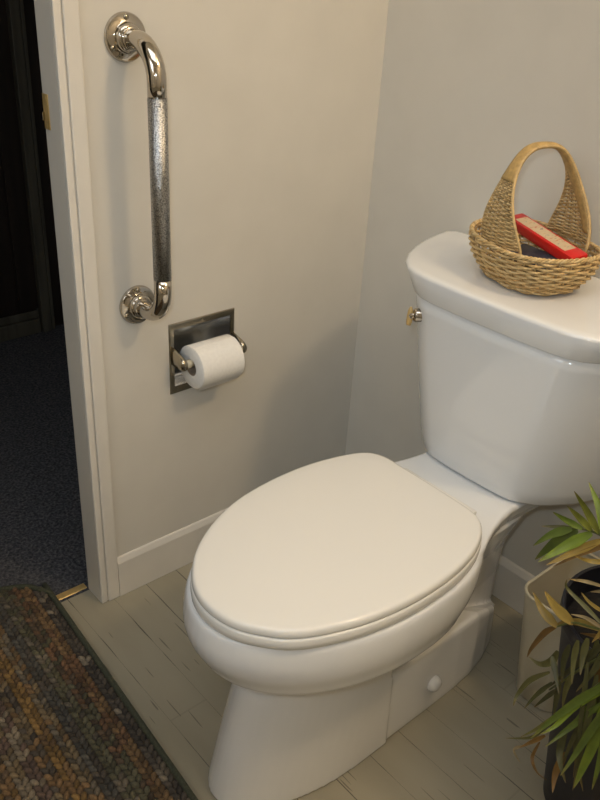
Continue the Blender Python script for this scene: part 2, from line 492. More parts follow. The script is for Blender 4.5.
# front column
def col(z, xf, w, xb=-.495, af=.235):
    xm = xf+af; out = []
    for k in range(33):
        a = -pi/2+pi*k/32
        out.append(Vector((xm-cos(a)*af, CY+sin(a)*w, z)))
    return out+[Vector((xb, CY+w, z)), Vector((xb, CY-w, z))]
loft(bm, [col(.0005, -.803, .1085), col(.02, -.800, .1075), col(.10, -.782, .104), col(.20, -.757, .101), col(.30, -.735, .099)])
# rear foot with the bolt cap
ft = [(-.55, .103), (-.49, .1035), (-.42, .1040), (-.36, .1040), (-.30, .1030), (-.24, .0985), (-.19, .0885), (-.145, .0725), (-.11, .0525), (-.09, .032), (-.083, .010)]
zt = lambda x: .166-.106*min(max((x+.27)/.18, 0), 1)**1.4
def footring(f, ins):
    r = [Vector((x, CY-max(w-ins, .004), .0005+zt(x)*f)) for x, w in ft]; l = [Vector((x, CY+max(w-ins, .004), .0005+zt(x)*f)) for x, w in reversed(ft)]
    return r+l
loft(bm, [footring(0, 0), footring(.1, -.001), footring(.5, .001), footring(.93, .004), footring(.985, .0065), footring(1, .012)])
bowl = link('bowl', bm, 'porcelain')
smooth_remesh(bowl, .003, 4, .4)
child(bowl, toilet)
for sgn in (-1, 1):
    bm = bmesh.new()
    rings = []
    for r, h in ((.0165, 0), (.0165, .005), (.0152, .010), (.011, .0145), (.0055, .0165)):
        rings.append([Vector((-.372+r*cos(2*pi*k/24), CY+sgn*(.1010+h), .070+r*sin(2*pi*k/24))) for k in range(24)])
    loft(bm, rings); child(link('bolt_cap', bm, 'porcelain'), toilet)

# lid outline, measured
LO = [(-.335, -.420), (-.352, -.388), (-.395, -.368), (-.468, -.353), (-.551, -.351), (-.638, -.363), (-.709, -.391), (-.763, -.427), (-.799, -.467),
      (-.8175, -.505), (-.8215, -.545), (-.812, -.587), (-.790, -.622), (-.761, -.652), (-.718, -.675), (-.657, -.696), (-.583, -.708), (-.505, -.709),
      (-.438, -.700), (-.385, -.681), (-.351, -.655), (-.338, -.625), (-.335, -.58), (-.334, -.523), (-.334, -.465)]
LC = Vector((-.58, -.53, 0))
OUT = catmull([(x, y, 0) for x, y in LO], 5, True)
def inset(d, z, P=OUT):
    n = len(P); out = []
    for i in range(n):
        tn = (P[(i+1) % n]-P[i-1]).normalized(); nn = Vector((tn.y, -tn.x, 0))
        if nn.dot(LC-P[i]) < 0: nn = -nn
        q = P[i]+nn*d; out.append(Vector((q.x, q.y, z)))
    return out
def scale_out(f, z): return [Vector((LC.x+(p.x-LC.x)*f, LC.y+(p.y-LC.y)*f, z)) for p in OUT]
bm = bmesh.new()                                     # lid, slightly domed with a rounded edge
loft(bm, [scale_out(.9, .4365), inset(.003, .4365), inset(.0006, .4371), inset(0, .4385), inset(0, .4405), inset(0, .443), inset(.0008, .4470), inset(.0024, .4495), inset(.0050, .4508), inset(.0090, .4514),
          scale_out(.86, .4522), scale_out(.6, .4534), scale_out(.3, .454)])
child(link('seat_lid', bm, 'seat'), toilet)
bm = bmesh.new()                                     # seat ring
rr = [scale_out(.60, .4355), scale_out(.66, .4355), inset(.0025, .4355), inset(-.0002, .4348), inset(-.0014, .4325), inset(-.0018, .425), inset(-.0014, .4175), inset(.001, .4155), inset(.012, .4140), scale_out(.70, .4140), scale_out(.60, .4170), scale_out(.60, .4355)]
loft(bm, rr, False, False)
child(link('seat', bm, 'seat'), toilet)
bm = bmesh.new()                                     # low hinge bar behind the lid
box(bm, -.333, -.306, CY-.085, CY+.085, .4185, .4300, .004)
h_ = child(autosmooth(link('hinge', bm, 'seat'), 40), toilet)

# tank: rounded-D plan that tapers towards the foot
def half_plan(f):
    a = [(-.236, .0), (-.2355, .045), (-.233, .080), (-.2295, .094), (-.220, .112), (-.205, .133), (-.182, .151), (-.142, .175), (-.090, .193), (-.045, .203), (-.034, .197), (-.031, .18)]
    b = [(-.2635, .0), (-.2625, .08), (-.2590, .132), (-.2545, .148), (-.243, .169), (-.223, .190), (-.193, .212), (-.150, .237), (-.100, .257), (-.045, .270), (-.034, .262), (-.031, .245)]
    return [(p[0]+(q[0]-p[0])*f, p[1]+(q[1]-p[1])*f) for p, q in zip(a, b)]
def full(h, z, cy, ins=0):
    h2 = []
    for x, y in h:
        k = 1-ins/.2
        h2.append((-.14+(x+.14)*(1-ins/.11), y*k))
    r = [Vector((x, cy-y, z)) for x, y in h2]; l = [Vector((x, cy+y, z)) for x, y in reversed(h2[1:])]
    return l+r
rings = [full(half_plan(0), .4205, -.531, .030), full(half_plan(0), .4210, -.531, .010), full(half_plan(0.01), .4235, -.531, .0035), full(half_plan(.02), .428, -.531, .0)]
for k in range(1, 13):
    f = k/12; g = .02+.98*(f**.92)
    rings.append(full(half_plan(g), .428+.309*f, -.531-.006*f))
bm = bmesh.new(); loft(bm, rings)
child(link('tank', bm, 'porcelain'), toilet)
lp = [(-.2765, .0), (-.2760, .07), (-.2735, .125), (-.2680, .160), (-.2570, .187), (-.236, .212), (-.205, .236), (-.165, .257), (-.115, .275), (-.06, .288), (-.030, .292), (-.012, .286), (-.008, .268)]
lc = -.538
lq = [(-.2665, .0), (-.2660, .07), (-.2635, .122), (-.2585, .149), (-.2470, .172), (-.2265, .193), (-.196, .214), (-.156, .239), (-.108, .261), (-.058, .278), (-.030, .283), (-.012, .278), (-.008, .262)]
mixp = lambda f: [(p[0]+(q[0]-p[0])*f, p[1]+(q[1]-p[1])*f) for p, q in zip(lq, lp)]
rings = [full(lq, .7372, lc, .010), full(lq, .7368, lc, .0022), full(lq, .7374, lc, .0006), full(mixp(.05), .7390, lc, 0), full(mixp(.55), .7600, lc, 0), full(lp, .7785, lc, 0), full(lp, .7820, lc, .0009), full(lp, .7842, lc, .0028), full(lp, .7855, lc, .0062), full(lp, .7862, lc, .012), full(lp, .7862, lc, .05)]
bm = bmesh.new(); loft(bm, rings)
child(link('tank_lid', bm, 'porcelain'), toilet)
# flush lever on the tank's left front corner
lev = Vector((-.2500, -.380, .699))
bm = bmesh.new()
nrm = Vector((-.86, .50, 0)).normalized(); tg = Vector((0, 0, 1)); sd = nrm.cross(tg)
rings = []
for r, h in ((.0125, -.012), (.0125, .004), (.010, .007), (.006, .008), (.0055, .010), (.0075, .011), (.0075, .015), (.004, .017)):
    rings.append([lev+nrm*h+(sd*cos(2*pi*k/20)+tg*sin(2*pi*k/20))*r for k in range(20)])
loft(bm, rings); esc = child(autosmooth(link('flush_lever', bm, 'chrome'), 40), toilet)
bm = bmesh.new()
p0 = lev+nrm*.013
tube(bm, [p0+Vector((0, 0, .016)), p0+Vector((0, 0, .010)), p0, p0+Vector((-.002, -.001, -.012)), p0+Vector((-.004, -.002, -.018))], [.0022, .0045, .0058, .0055, .004], 12)
s_ = link('lever_arm', bm, 'brass'); s_.parent = esc; s_.matrix_parent_inverse = Matrix.Identity(4); s_['label'] = 'brass lever arm'

# ------------------------------------------------------------------ wicker basket on the tank lid
BZ = .7872
BC = Vector((-.1343, -.5152, 0)); BR = -.3095
basket = empty('wicker_basket', (BC.x, BC.y, BZ), 'woven wicker basket with a tall arched handle standing on the tank lid', 'basket')
def bpt(a, rx, ry, z):
    c, s = cos(a), sin(a); p = 2/2.5
    x, y = rx*math.copysign(abs(c)**p, c), ry*math.copysign(abs(s)**p, s)
    return Vector((BC.x+x*cos(BR)-y*sin(BR), BC.y+x*sin(BR)+y*cos(BR), z))
def brad(f):                                          # radii at height fraction f
    g = sin(min(f, 1)*pi/2)**.8
    return .062+.027*g, .080+.035*g
CANE = [(.66, .46, .21), (.57, .38, .155), (.72, .53, .26), (.48, .31, .125), (.62, .44, .20)]
bm = bmesh.new(); L = bm.loops.layers.float_color.new('tint')
NS, NR, HB = 30, 13, .060
for k in range(NS):                                   # stakes
    a = 2*pi*k/NS
    pts = []
    for i in range(9):
        f = i/8; rx, ry = brad(f); pts.append(bpt(a, rx, ry, BZ+.005+HB*f+.005*(sin(a))**2*f))
    tube(bm, pts, .0018, 6, True, (.42, .29, .13, 1), L)
for r_ in range(NR):                                  # weavers, over and under
    f = (r_+.5)/NR; rx, ry = brad(f)
    c = random.choice(CANE)+(1,)
    def fn(t_, rx=rx, ry=ry, f=f, r_=r_):
        a = 2*pi*t_; o = .0030*cos(NS/2*a+pi*r_)
        return bpt(a, rx+o, ry+o, BZ+.004+HB*f+.005*(sin(a))**2*f+.0008*sin(7*a+r_))
    torus(bm, fn, NS*5, .0021, 6, c, L)
body = child(link('woven_body', bm, 'cane'), basket)
bm = bmesh.new(); L = bm.loops.layers.float_color.new('tint')      # woven bottom
for k in range(9):
    f = (k+1)/9.5
    def fn(t_, f=f, k=k):
        a = 2*pi*t_; return bpt(a, .068*f, .084*f, BZ+.0045+.0014*cos(12*a+pi*k))
    torus(bm, fn, 60, .0034, 6, CANE[k % 5]+(1,), L)
torus(bm, lambda t_: bpt(2*pi*t_, .060, .076, BZ+.0026), 60, .0026, 6, CANE[3]+(1,), L)
child(link('woven_base', bm, 'cane'), basket)
bm = bmesh.new(); L = bm.loops.layers.float_color.new('tint')      # braided rim
rx, ry = brad(1)
for s in range(3):
    def fn(t_, s=s):
        a = 2*pi*t_; ph = 26*a+2*pi*s/3
        return bpt(a, rx+.0024*cos(ph), ry+.0024*cos(ph), BZ+HB+.0075+.005*(sin(a))**2+.0022*sin(ph))
    torus(bm, fn, 260, .0021, 6, CANE[s]+(1,), L)
child(link('rim', bm, 'cane'), basket)
# handle: an arch across the short axis, wide where it leaves the body, narrow and bound at the top
HT = .2212
def arch(t_):                                          # t 0..1 over the arch
    c, s = cos(pi*t_), abs(sin(pi*t_))
    return -math.copysign(abs(c)**.733, c)*.0843, .07+(HT-.07)*s**1.27, .0087+.0432*abs(c)**5.13
def hpt(t_, v, off=0):
    x, z, hw = arch(t_)
    e = .002; xa, za, _ = arch(min(t_+e, 1)); xb, zb, _ = arch(max(t_-e, 0))
    d = Vector((xa-xb, 0, za-zb)).normalized(); nn = Vector((-d.z, 0, d.x))
    y = v*hw
    k = min(max(1-(z-.07)/.09, 0), 1); x *= 1-k*.858*(y/.11)**2   # the foot of the strap follows the oval of the body
    x += nn.x*off; z += nn.z*off; y += .129*(z-.07)
    return Vector((BC.x+x*cos(BR)-y*sin(BR), BC.y+x*sin(BR)+y*cos(BR), BZ+z))
def leg_down(v, end):                                  # rods run on down the outside of the body
    q = hpt(end, v); out = []
    d = q-BC; lx = d.x*cos(BR)+d.y*sin(BR); ly = -d.x*sin(BR)+d.y*cos(BR)
    for i in range(1, 7):
        f = 1-i/6; g = (brad(f)[0]+.003)/(brad(1)[0]+.003)
        out.append(Vector((BC.x+(lx*cos(BR)-ly*sin(BR))*g, BC.y+(lx*sin(BR)+ly*cos(BR))*g, BZ+.006+.064*f)))
    return out
bm = bmesh.new(); L = bm.loops.layers.float_color.new('tint')
for v in (-1, 1):                                      # border rods
    tube(bm, leg_down(v, 0)[::-1]+[hpt(i/90, v) for i in range(91)]+leg_down(v, 1), .0027, 8, True, (.56, .39, .17, 1), L)
for j in range(1, 6):                                  # long ribs
    v = -1+j/3
    tube(bm, [hpt(i/90, v*.93) for i in range(91)], .0014, 6, True, (.46, .32, .14, 1), L)
child(link('handle', bm, 'cane'), basket)
NW = 130
for lo_, hi_ in ((0, .27), (.73, 1)):
    bm = bmesh.new(); L = bm.loops.layers.float_color.new('tint')
    for i in range(1, NW):
        t_ = i/NW
        if not lo_ < t_ < hi_: continue
        pts = [hpt(t_, -1+2*q/24, .0022*cos(q*pi/4+pi*i)) for q in range(25)]
        tube(bm, pts, .0016, 5, True, random.choice(CANE)+(1,), L)
    child(link('handle_weave', bm, 'cane'), basket)
bm = bmesh.new(); L = bm.loops.layers.float_color.new('tint')      # smooth binding lining the arch and wrapping its top
rows = []
for i in range(61):
    t_ = .06+.88*i/60; x, z, hw = arch(t_)
    w_ = min(1, .0105/hw)
    r = [hpt(t_, -.97+w_*(1+(-1+2*q/8)), -.0036-.0012*(1-(q/4-1)**2)) for q in range(9)]+[hpt(t_, -.97+w_*(1+(1-2*q/8)), -.0020) for q in range(9)]
    rows.append(r)
loft(bm, rows)
rows = []
for i in range(41):
    t_ = .25+.50*i/40
    r = [hpt(t_, 1.08*(-1+2*q/8), .0030+.0020*(1-(q/4-1)**2)) for q in range(9)]+[hpt(t_, 1.08*(1-2*q/8), .0012) for q in range(9)]
    rows.append(r)
loft(bm, rows)
for f in bm.faces:
    for l in f.loops: l[L] = (.50, .33, .12, 1)
child(link('handle_binding', bm, 'cane'), basket)['label'] = 'smooth honey-coloured cane binding'

# red packet and the dark packet under it, lying in the basket
def packet(bm, c, half, ax, up, bev):
    ax = Vector(ax).normalized(); up = Vector(up); up = (up-ax*up.dot(ax)).normalized(); sd = ax.cross(up)
    n0 = len(bm.verts)
    box(bm, -half[0], half[0], -half[1], half[1], -half[2], half[2], bev)
    mtx = Matrix((ax, sd, up)).transposed().to_4x4(); mtx.translation = Vector(c)
    bm.verts.ensure_lookup_table()
    bmesh.ops.transform(bm, matrix=mtx, verts=bm.verts[n0:])
    return mtx
PA = Vector((-.112, -.463, .871)); PB = Vector((-.146, -.600, .853))
pc = (PA+PB)/2; pax = PB-PA; pup = Vector((-.12, -.08, 1))
t = empty('red_packet', pc, 'red packet with a pale printed top lying in the wicker basket', 'packet')
bm = bmesh.new(); mtx = packet(bm, pc, (.084, .0180, .0090), pax, pup, .004)
child(autosmooth(link('wrapper', bm, 'red'), 40), t)
bm = bmesh.new(); n0 = 0; box(bm, -.066, .060, -.0120, .0125, .0084, .0091); bmesh.ops.transform(bm, matrix=mtx, verts=bm.verts[:])
child(link('printed_label', bm, 'label', smooth=False), t)['label'] = 'pale printed label'
bm = bmesh.new(); mtx = packet(bm, (-.152, -.532, .832), (.050, .021, .009), (-.30, -1, .06), (-.3, .1, 1), .006)
tag(autosmooth(link('dark_packet', bm, 'dark_pack'), 40), 'dark grey wrapped packet lying under the red packet in the basket', 'packet')

# ------------------------------------------------------------------ cream wastebasket beside the toilet
wb = empty('wastebasket', (-.125, -.75, 0), 'tall narrow cream plastic wastebasket standing behind the palm beside the toilet', 'wastebasket')
def rrect(x0, x1, y0, y1, r, z, n=7):
    out = []
    for cx, cy, a0 in ((x1-r, y1-r, 0), (x0+r, y1-r, 90), (x0+r, y0+r, 180), (x1-r, y0+r, 270)):
        for k in range(n+1):
            a = radians(a0+90*k/n); out.append(Vector((cx+r*cos(a), cy+r*sin(a), z)))
    return out
o_ = lambda z, d=0: rrect(-.205-.030*z/.26+d, -.034-d, -.797-.010*z/.26+d, -.703+.016*z/.26-d, .032-d*.8, z)
bm = bmesh.new()
loft(bm, [o_(.0008, .012), o_(.0008, .003), o_(.004, 0), o_(.13), o_(.262), o_(.262, .003), o_(.13, .003), o_(.006, .003)])
child(autosmooth(link('bin', bm, 'cream_plastic'), 40), wb)
bm = bmesh.new(); P = o_(.262, .0012)
tube(bm, P+[P[0]], .0032, 8, False)
child(link('rim', bm, 'cream_plastic'), wb)

# ------------------------------------------------------------------ potted palm
PC = Vector((-.300, -.940, 0))
palm = empty('potted_palm', PC, 'palm with yellowing fronds in a tall black pot standing at the toilet\'s right', 'potted plant')
bm = bmesh.new()
revolve(bm, [(.074, .0008), (.078, .004), (.107, .26), (.124, .392), (.1285, .394), (.1305, .400), (.1305, .418), (.128, .420), (.125, .418), (.122, .40), (.119, .375)], 48, 'Z', PC)
child(autosmooth(link('pot', bm, 'black_plastic'), 40), palm)
bm = bmesh.new(); revolve(bm, [(.1185, .372), (.118, .378), (.09, .384), (.05, .389), (.01, .392)], 36, 'Z', PC)
child(link('soil', bm, 'soil'), palm)
TINT = {'g': (.15, .215, .026), 'l': (.24, .33, .03), 'm': (.30, .32, .045), 'y': (.43, .29, .055), 'b': (.27, .145, .03), 'o': (.17, .16, .045), 'd': (.10, .10, .03), 't': (.42, .31, .14), 'r': (.13, .15, .035)}
def leaf(bm, L, pts, width, col, fold=.28):
    P = catmull(pts, 5) if len(pts) > 2 else [Vector(p) for p in pts]
    n = len(P); view = Vector((-1.02, -.35, .75)).normalized()      # blades open towards the light above the doorway side
    rows = []
    for i, p in enumerate(P):
        d = (P[min(i+1, n-1)]-P[max(i-1, 0)]).normalized()
        sd = d.cross(view).normalized(); nn = sd.cross(d)
        s = i/(n-1)
        w = width*.47*(min(1, (s+.08)/.36)**.7)*(1-max(0, (s-.30)/.70)**1.35)+.0003
        rows.append([p-sd*w+nn*w*fold, p-sd*w*.5+nn*w*fold*.35, p, p+sd*w*.5+nn*w*fold*.35, p+sd*w+nn*w*fold])
    R = [[bm.verts.new(q) for q in r] for r in rows]
    for i in range(n-1):
        for k in range(4):
            f = bm.faces.new((R[i][k], R[i][k+1], R[i+1][k+1], R[i+1][k]))
            s = i/(n-1); j = 1-.10*(k in (1, 2))
            br = (.30, .17, .05)
            m_ = .55*max(0, (s-.72)/.28)                                 # dry brown tips
            c_ = tuple((col[q]*(1-m_)+br[q]*m_)*j for q in range(3))
            for l in f.loops: l[L] = c_+(1,)
FRONDS = [
 ('upper', [
  ('r', 0.0046, [(-0.3,-0.935,0.41),(-0.33,-0.887,0.529),(-0.33,-0.848,0.532),(-0.33,-0.822,0.528),(-0.33,-0.796,0.516)]),
  ('l', 0.0135, [(-0.33,-0.852,0.529),(-0.321,-0.827,0.564),(-0.304,-0.792,0.588)]),
  ('m', 0.0115, [(-0.33,-0.84,0.532),(-0.343,-0.817,0.568),(-0.367,-0.803,0.604)]),
  ('m', 0.0108, [(-0.33,-0.828,0.53),(-0.346,-0.809,0.553),(-0.374,-0.802,0.58)]),
  ('g', 0.0103, [(-0.33,-0.814,0.525),(-0.346,-0.792,0.536),(-0.374,-0.783,0.558)]),
  ('o', 0.0065, [(-0.33,-0.799,0.518),(-0.32,-0.768,0.496),(-0.302,-0.734,0.468)]),
  ('g', 0.0144, [(-0.33,-0.798,0.515),(-0.33,-0.769,0.487),(-0.33,-0.743,0.447)]),
  ('g', 0.0198, [(-0.33,-0.807,0.519),(-0.321,-0.773,0.468),(-0.305,-0.739,0.403)]),
  ('l', 0.0183, [(-0.33,-0.829,0.527),(-0.347,-0.802,0.492),(-0.379,-0.782,0.465)]),
  ('y', 0.0137, [(-0.33,-0.846,0.525),(-0.344,-0.817,0.49),(-0.371,-0.792,0.462)]),
  ('b', 0.0092, [(-0.33,-0.859,0.526),(-0.341,-0.827,0.493),(-0.36,-0.798,0.457)]),
  ('g', 0.013, [(-0.33,-0.877,0.53),(-0.324,-0.861,0.577),(-0.314,-0.832,0.618)]),
  ('l', 0.0123, [(-0.33,-0.898,0.522),(-0.335,-0.898,0.595),(-0.343,-0.878,0.655)]),
 ]),
 ('dry', [
  ('r', 0.0044, [(-0.3,-0.935,0.41),(-0.45,-0.961,0.517),(-0.44,-0.923,0.474),(-0.427,-0.882,0.446),(-0.418,-0.853,0.41)]),
  ('y', 0.0106, [(-0.443,-0.932,0.478),(-0.427,-0.888,0.452),(-0.412,-0.858,0.418),(-0.4,-0.84,0.387)]),
  ('y', 0.0166, [(-0.427,-0.881,0.443),(-0.412,-0.844,0.437),(-0.394,-0.811,0.436)]),
  ('y', 0.0143, [(-0.419,-0.856,0.413),(-0.412,-0.825,0.417),(-0.409,-0.801,0.435)]),
  ('o', 0.0062, [(-0.442,-0.927,0.484),(-0.437,-0.893,0.491),(-0.435,-0.861,0.5),(-0.445,-0.862,0.522)]),
  ('y', 0.005, [(-0.443,-0.925,0.505),(-0.427,-0.894,0.493),(-0.409,-0.871,0.485)]),
  ('t', 0.0047, [(-0.444,-0.918,0.546),(-0.443,-0.89,0.536),(-0.453,-0.879,0.537),(-0.469,-0.874,0.544)]),
  ('t', 0.0056, [(-0.442,-0.928,0.479),(-0.439,-0.9,0.476),(-0.443,-0.88,0.47)]),
  ('b', 0.0095, [(-0.418,-0.853,0.41),(-0.411,-0.836,0.381),(-0.402,-0.818,0.329),(-0.397,-0.812,0.3)]),
  ('o', 0.0124, [(-0.419,-0.866,0.373),(-0.418,-0.861,0.347),(-0.416,-0.844,0.325),(-0.416,-0.824,0.323)]),
  ('y', 0.0066, [(-0.445,-0.911,0.586),(-0.451,-0.888,0.575),(-0.473,-0.876,0.587)]),
  ('t', 0.0054, [(-0.449,-0.936,0.544),(-0.446,-0.915,0.538),(-0.446,-0.898,0.526)]),
  ('b', 0.0073, [(-0.446,-0.944,0.474),(-0.428,-0.916,0.448),(-0.401,-0.883,0.411)]),
 ]),
 ('olive', [
  ('r', 0.0045, [(-0.3,-0.935,0.41),(-0.47,-0.97,0.501),(-0.455,-0.929,0.424),(-0.44,-0.891,0.342),(-0.434,-0.876,0.31)]),
  ('d', 0.0107, [(-0.462,-0.941,0.476),(-0.453,-0.925,0.435),(-0.439,-0.899,0.375),(-0.422,-0.865,0.291)]),
  ('d', 0.0094, [(-0.445,-0.891,0.422),(-0.446,-0.89,0.388),(-0.452,-0.899,0.355)]),
  ('o', 0.0091, [(-0.449,-0.902,0.442),(-0.454,-0.906,0.411),(-0.466,-0.918,0.381)]),
  ('o', 0.0103, [(-0.454,-0.916,0.46),(-0.46,-0.919,0.434),(-0.473,-0.928,0.412)]),
  ('d', 0.0094, [(-0.436,-0.867,0.374),(-0.445,-0.882,0.36),(-0.462,-0.903,0.345)]),
  ('o', 0.0085, [(-0.435,-0.87,0.343),(-0.433,-0.843,0.301),(-0.441,-0.833,0.265),(-0.458,-0.839,0.258)]),
  ('d', 0.007, [(-0.436,-0.878,0.329),(-0.437,-0.86,0.286),(-0.447,-0.852,0.256)]),
  ('d', 0.007, [(-0.438,-0.889,0.326),(-0.435,-0.874,0.291),(-0.434,-0.861,0.258)]),
  ('d', 0.0097, [(-0.462,-0.944,0.466),(-0.468,-0.942,0.431),(-0.48,-0.932,0.388)]),
  ('b', 0.0125, [(-0.462,-0.948,0.45),(-0.462,-0.948,0.416),(-0.463,-0.946,0.376)]),
  ('d', 0.0092, [(-0.44,-0.891,0.343),(-0.433,-0.89,0.3),(-0.424,-0.89,0.26)]),
  ('o', 0.0089, [(-0.446,-0.907,0.382),(-0.443,-0.903,0.34),(-0.44,-0.905,0.301)]),
  ('d', 0.0084, [(-0.459,-0.931,0.472),(-0.453,-0.93,0.439),(-0.443,-0.924,0.402)]),
 ]),
 ('green', [
  ('r', 0.0053, [(-0.3,-0.935,0.41),(-0.48,-0.981,0.481),(-0.478,-0.958,0.426),(-0.474,-0.924,0.336),(-0.471,-0.891,0.248)]),
  ('g', 0.0128, [(-0.479,-0.974,0.447),(-0.485,-0.942,0.385),(-0.5,-0.919,0.334),(-0.52,-0.906,0.299)]),
  ('o', 0.0046, [(-0.472,-0.897,0.263),(-0.477,-0.883,0.243),(-0.486,-0.854,0.221)]),
  ('o', 0.006, [(-0.474,-0.917,0.329),(-0.478,-0.894,0.276),(-0.488,-0.877,0.248)]),
  ('l', 0.0098, [(-0.478,-0.964,0.415),(-0.485,-0.94,0.373),(-0.5,-0.927,0.331),(-0.521,-0.919,0.321)]),
  ('g', 0.0091, [(-0.478,-0.968,0.398),(-0.485,-0.947,0.345),(-0.5,-0.936,0.319),(-0.52,-0.929,0.303)]),
  ('g', 0.0111, [(-0.479,-0.979,0.414),(-0.486,-0.969,0.351),(-0.502,-0.964,0.307),(-0.522,-0.961,0.276)]),
  ('l', 0.0154, [(-0.478,-0.97,0.393),(-0.483,-0.976,0.335),(-0.493,-0.976,0.281),(-0.506,-0.978,0.255)]),
  ('g', 0.0124, [(-0.479,-0.98,0.389),(-0.487,-0.991,0.333),(-0.502,-1.0,0.272)]),
  ('d', 0.0087, [(-0.477,-0.957,0.382),(-0.48,-0.948,0.316),(-0.486,-0.945,0.246)]),
  ('l', 0.0106, [(-0.48,-0.98,0.434),(-0.493,-0.996,0.382),(-0.517,-1.015,0.332)]),
  ('b', 0.0068, [(-0.472,-0.905,0.266),(-0.477,-0.89,0.241),(-0.488,-0.879,0.225)]),
  ('b', 0.005, [(-0.472,-0.9,0.247),(-0.48,-0.899,0.216),(-0.496,-0.919,0.218),(-0.518,-0.944,0.246)]),
  ('t', 0.0045, [(-0.47,-0.875,0.211),(-0.481,-0.869,0.205),(-0.503,-0.893,0.219)]),
  ('b', 0.0116, [(-0.475,-0.942,0.269),(-0.484,-0.94,0.23),(-0.502,-0.951,0.211)]),
  ('d', 0.0112, [(-0.475,-0.932,0.31),(-0.488,-0.939,0.27),(-0.516,-0.969,0.265)]),
  ('d', 0.0101, [(-0.476,-0.948,0.339),(-0.474,-0.954,0.285),(-0.471,-0.98,0.219)]),
 ]),
]

def build_frond(leaves):
    bm = bmesh.new(); L = bm.loops.layers.float_color.new('tint')
    for c, w, pts in leaves:
        v = random.uniform(.62, .92); col = tuple(q*v for q in TINT[c])
        if c == 'r': tube(bm, catmull(pts, 5), [.0030-.0018*i/(5*(len(pts)-1)) for i in range(5*(len(pts)-1)+1)], 6, True, col+(1,), L)
        else: leaf(bm, L, pts, w, col)
    link.keep = True
    o = child(link('frond', bm, 'leaf'), palm); link.keep = False
    return o
for k, lv in FRONDS: build_frond(lv)
# withered leaves hanging over the rim of the pot on the doorway side
for az0 in (196, 226, 254):
    lv = []
    a = radians(az0); c_ = PC+Vector((.06*cos(a), .06*sin(a), .39))
    lv.append(('r', .004, [c_, PC+Vector((.11*cos(a), .11*sin(a), .475)), PC+Vector((.16*cos(a), .16*sin(a), .455)), PC+Vector((.20*cos(a), .20*sin(a), .39))]))
    for i in range(11):
        b_ = a+radians(random.uniform(-24, 24)); r0 = random.uniform(.145, .19); z0 = .475-(r0-.11)*random.uniform(.5, 1.1)
        ln = random.uniform(.10, .24); ou = random.uniform(.0, .05); tw = random.uniform(-.22, .22)
        p = [PC+Vector(((r0+ou*f)*cos(b_+tw*f), (r0+ou*f)*sin(b_+tw*f), z0-ln*f**1.3)) for f in (0, .35, .7, 1)]
        lv.append((random.choice('ddoodb'), random.uniform(.007, .011), p))
    build_frond(lv)
# fronds away from the toilet; unseen upright ones added to shade the floor
for az, reach, lift, key in ((-70, .34, .20, 'g'), (-110, .36, .10, 'l'), (-150, .30, .26, 'g'), (-35, .24, .30, 'm'), (-88, .22, .42, 'g'), (-125, .30, -.05, 'y'), (-60, .2, .5, 'l'), (-95, .14, .62, 'g'), (-140, .17, .55, 'l'), (-25, .15, .60, 'g'), (-105, .26, .50, 'm'), (-50, .30, .40, 'g'), (-165, .16, .62, 'g')):
    d = Vector((cos(radians(az)), sin(radians(az)), 0)); s_ = Vector((-d.y, d.x, 0)); b = PC+Vector((0, 0, .39))
    R_ = [b+d*reach*f+Vector((0, 0, (lift+.16)*f*1.9-(lift*.9+.22)*f*f*1.9+.0)) for f in [i/8 for i in range(9)]]
    lv = [('r', .005, R_)]
    for i in range(2, 9):
        for sg in (-1, 1):
            q = R_[i]; fw = (R_[i]-R_[i-1]).normalized(); ln = .13*(1-.35*abs(i-4.5)/4)
            e = q+fw*ln*.62+s_*sg*ln*.55+Vector((0, 0, -.030)); mid_ = q+fw*ln*.36+s_*sg*ln*.33+Vector((0, 0, .004))
            lv.append((random.choice((key, key, 'g', 'y', 'o')), .017, [q, mid_, e]))
    build_frond(lv)

# ------------------------------------------------------------------ braided rag rug
rug = empty('rag_rug', (-1.1, -.35, 0), 'braided multicoloured rag rug on the floor by the doorway', 'rug')
RXA, RXB, RYA, RYB = -1.40, -.820, -.93, .128
ROWW = .0225
PAL = {'k': (.03, .032, .036), 'w': (.20, .175, .135), 'r': (.115, .052, .026), 'n': (.16, .092, .04), 'g': (.07, .078, .048), 'u': (.04, .052, .058), 'o': (.20, .115, .03), 't': (.17, .13, .075), 'p': (.08, .052, .052), 's': (.115, .105, .085), 'd': (.055, .036, .025)}
SEQ = ['kkw', 'nrn', 'rdg', 'gsg', 'kuu', 'tns', 'ono', 'nkt', 'pwp', 'tpw', 'odn', 'oko', 'kkk', 'rnd', 'gkw', 'tnr', 'uus', 'non', 'pdk', 'wst', 'kkw', 'nrn', 'rdg']
EY = [(-1.45, .235), (-1.1, .205), (-.95, .180), (-.88, .160), (-.85, .143), (-.835, .122), (RXB, .098)]
def edge_y(x):
    for (a, p), (b, q) in zip(EY, EY[1:]):
        if x <= b: return p+(q-p)*(x-a)/(b-a)
    return EY[-1][1]
bm = bmesh.new(); L = bm.loops.layers.float_color.new('tint')
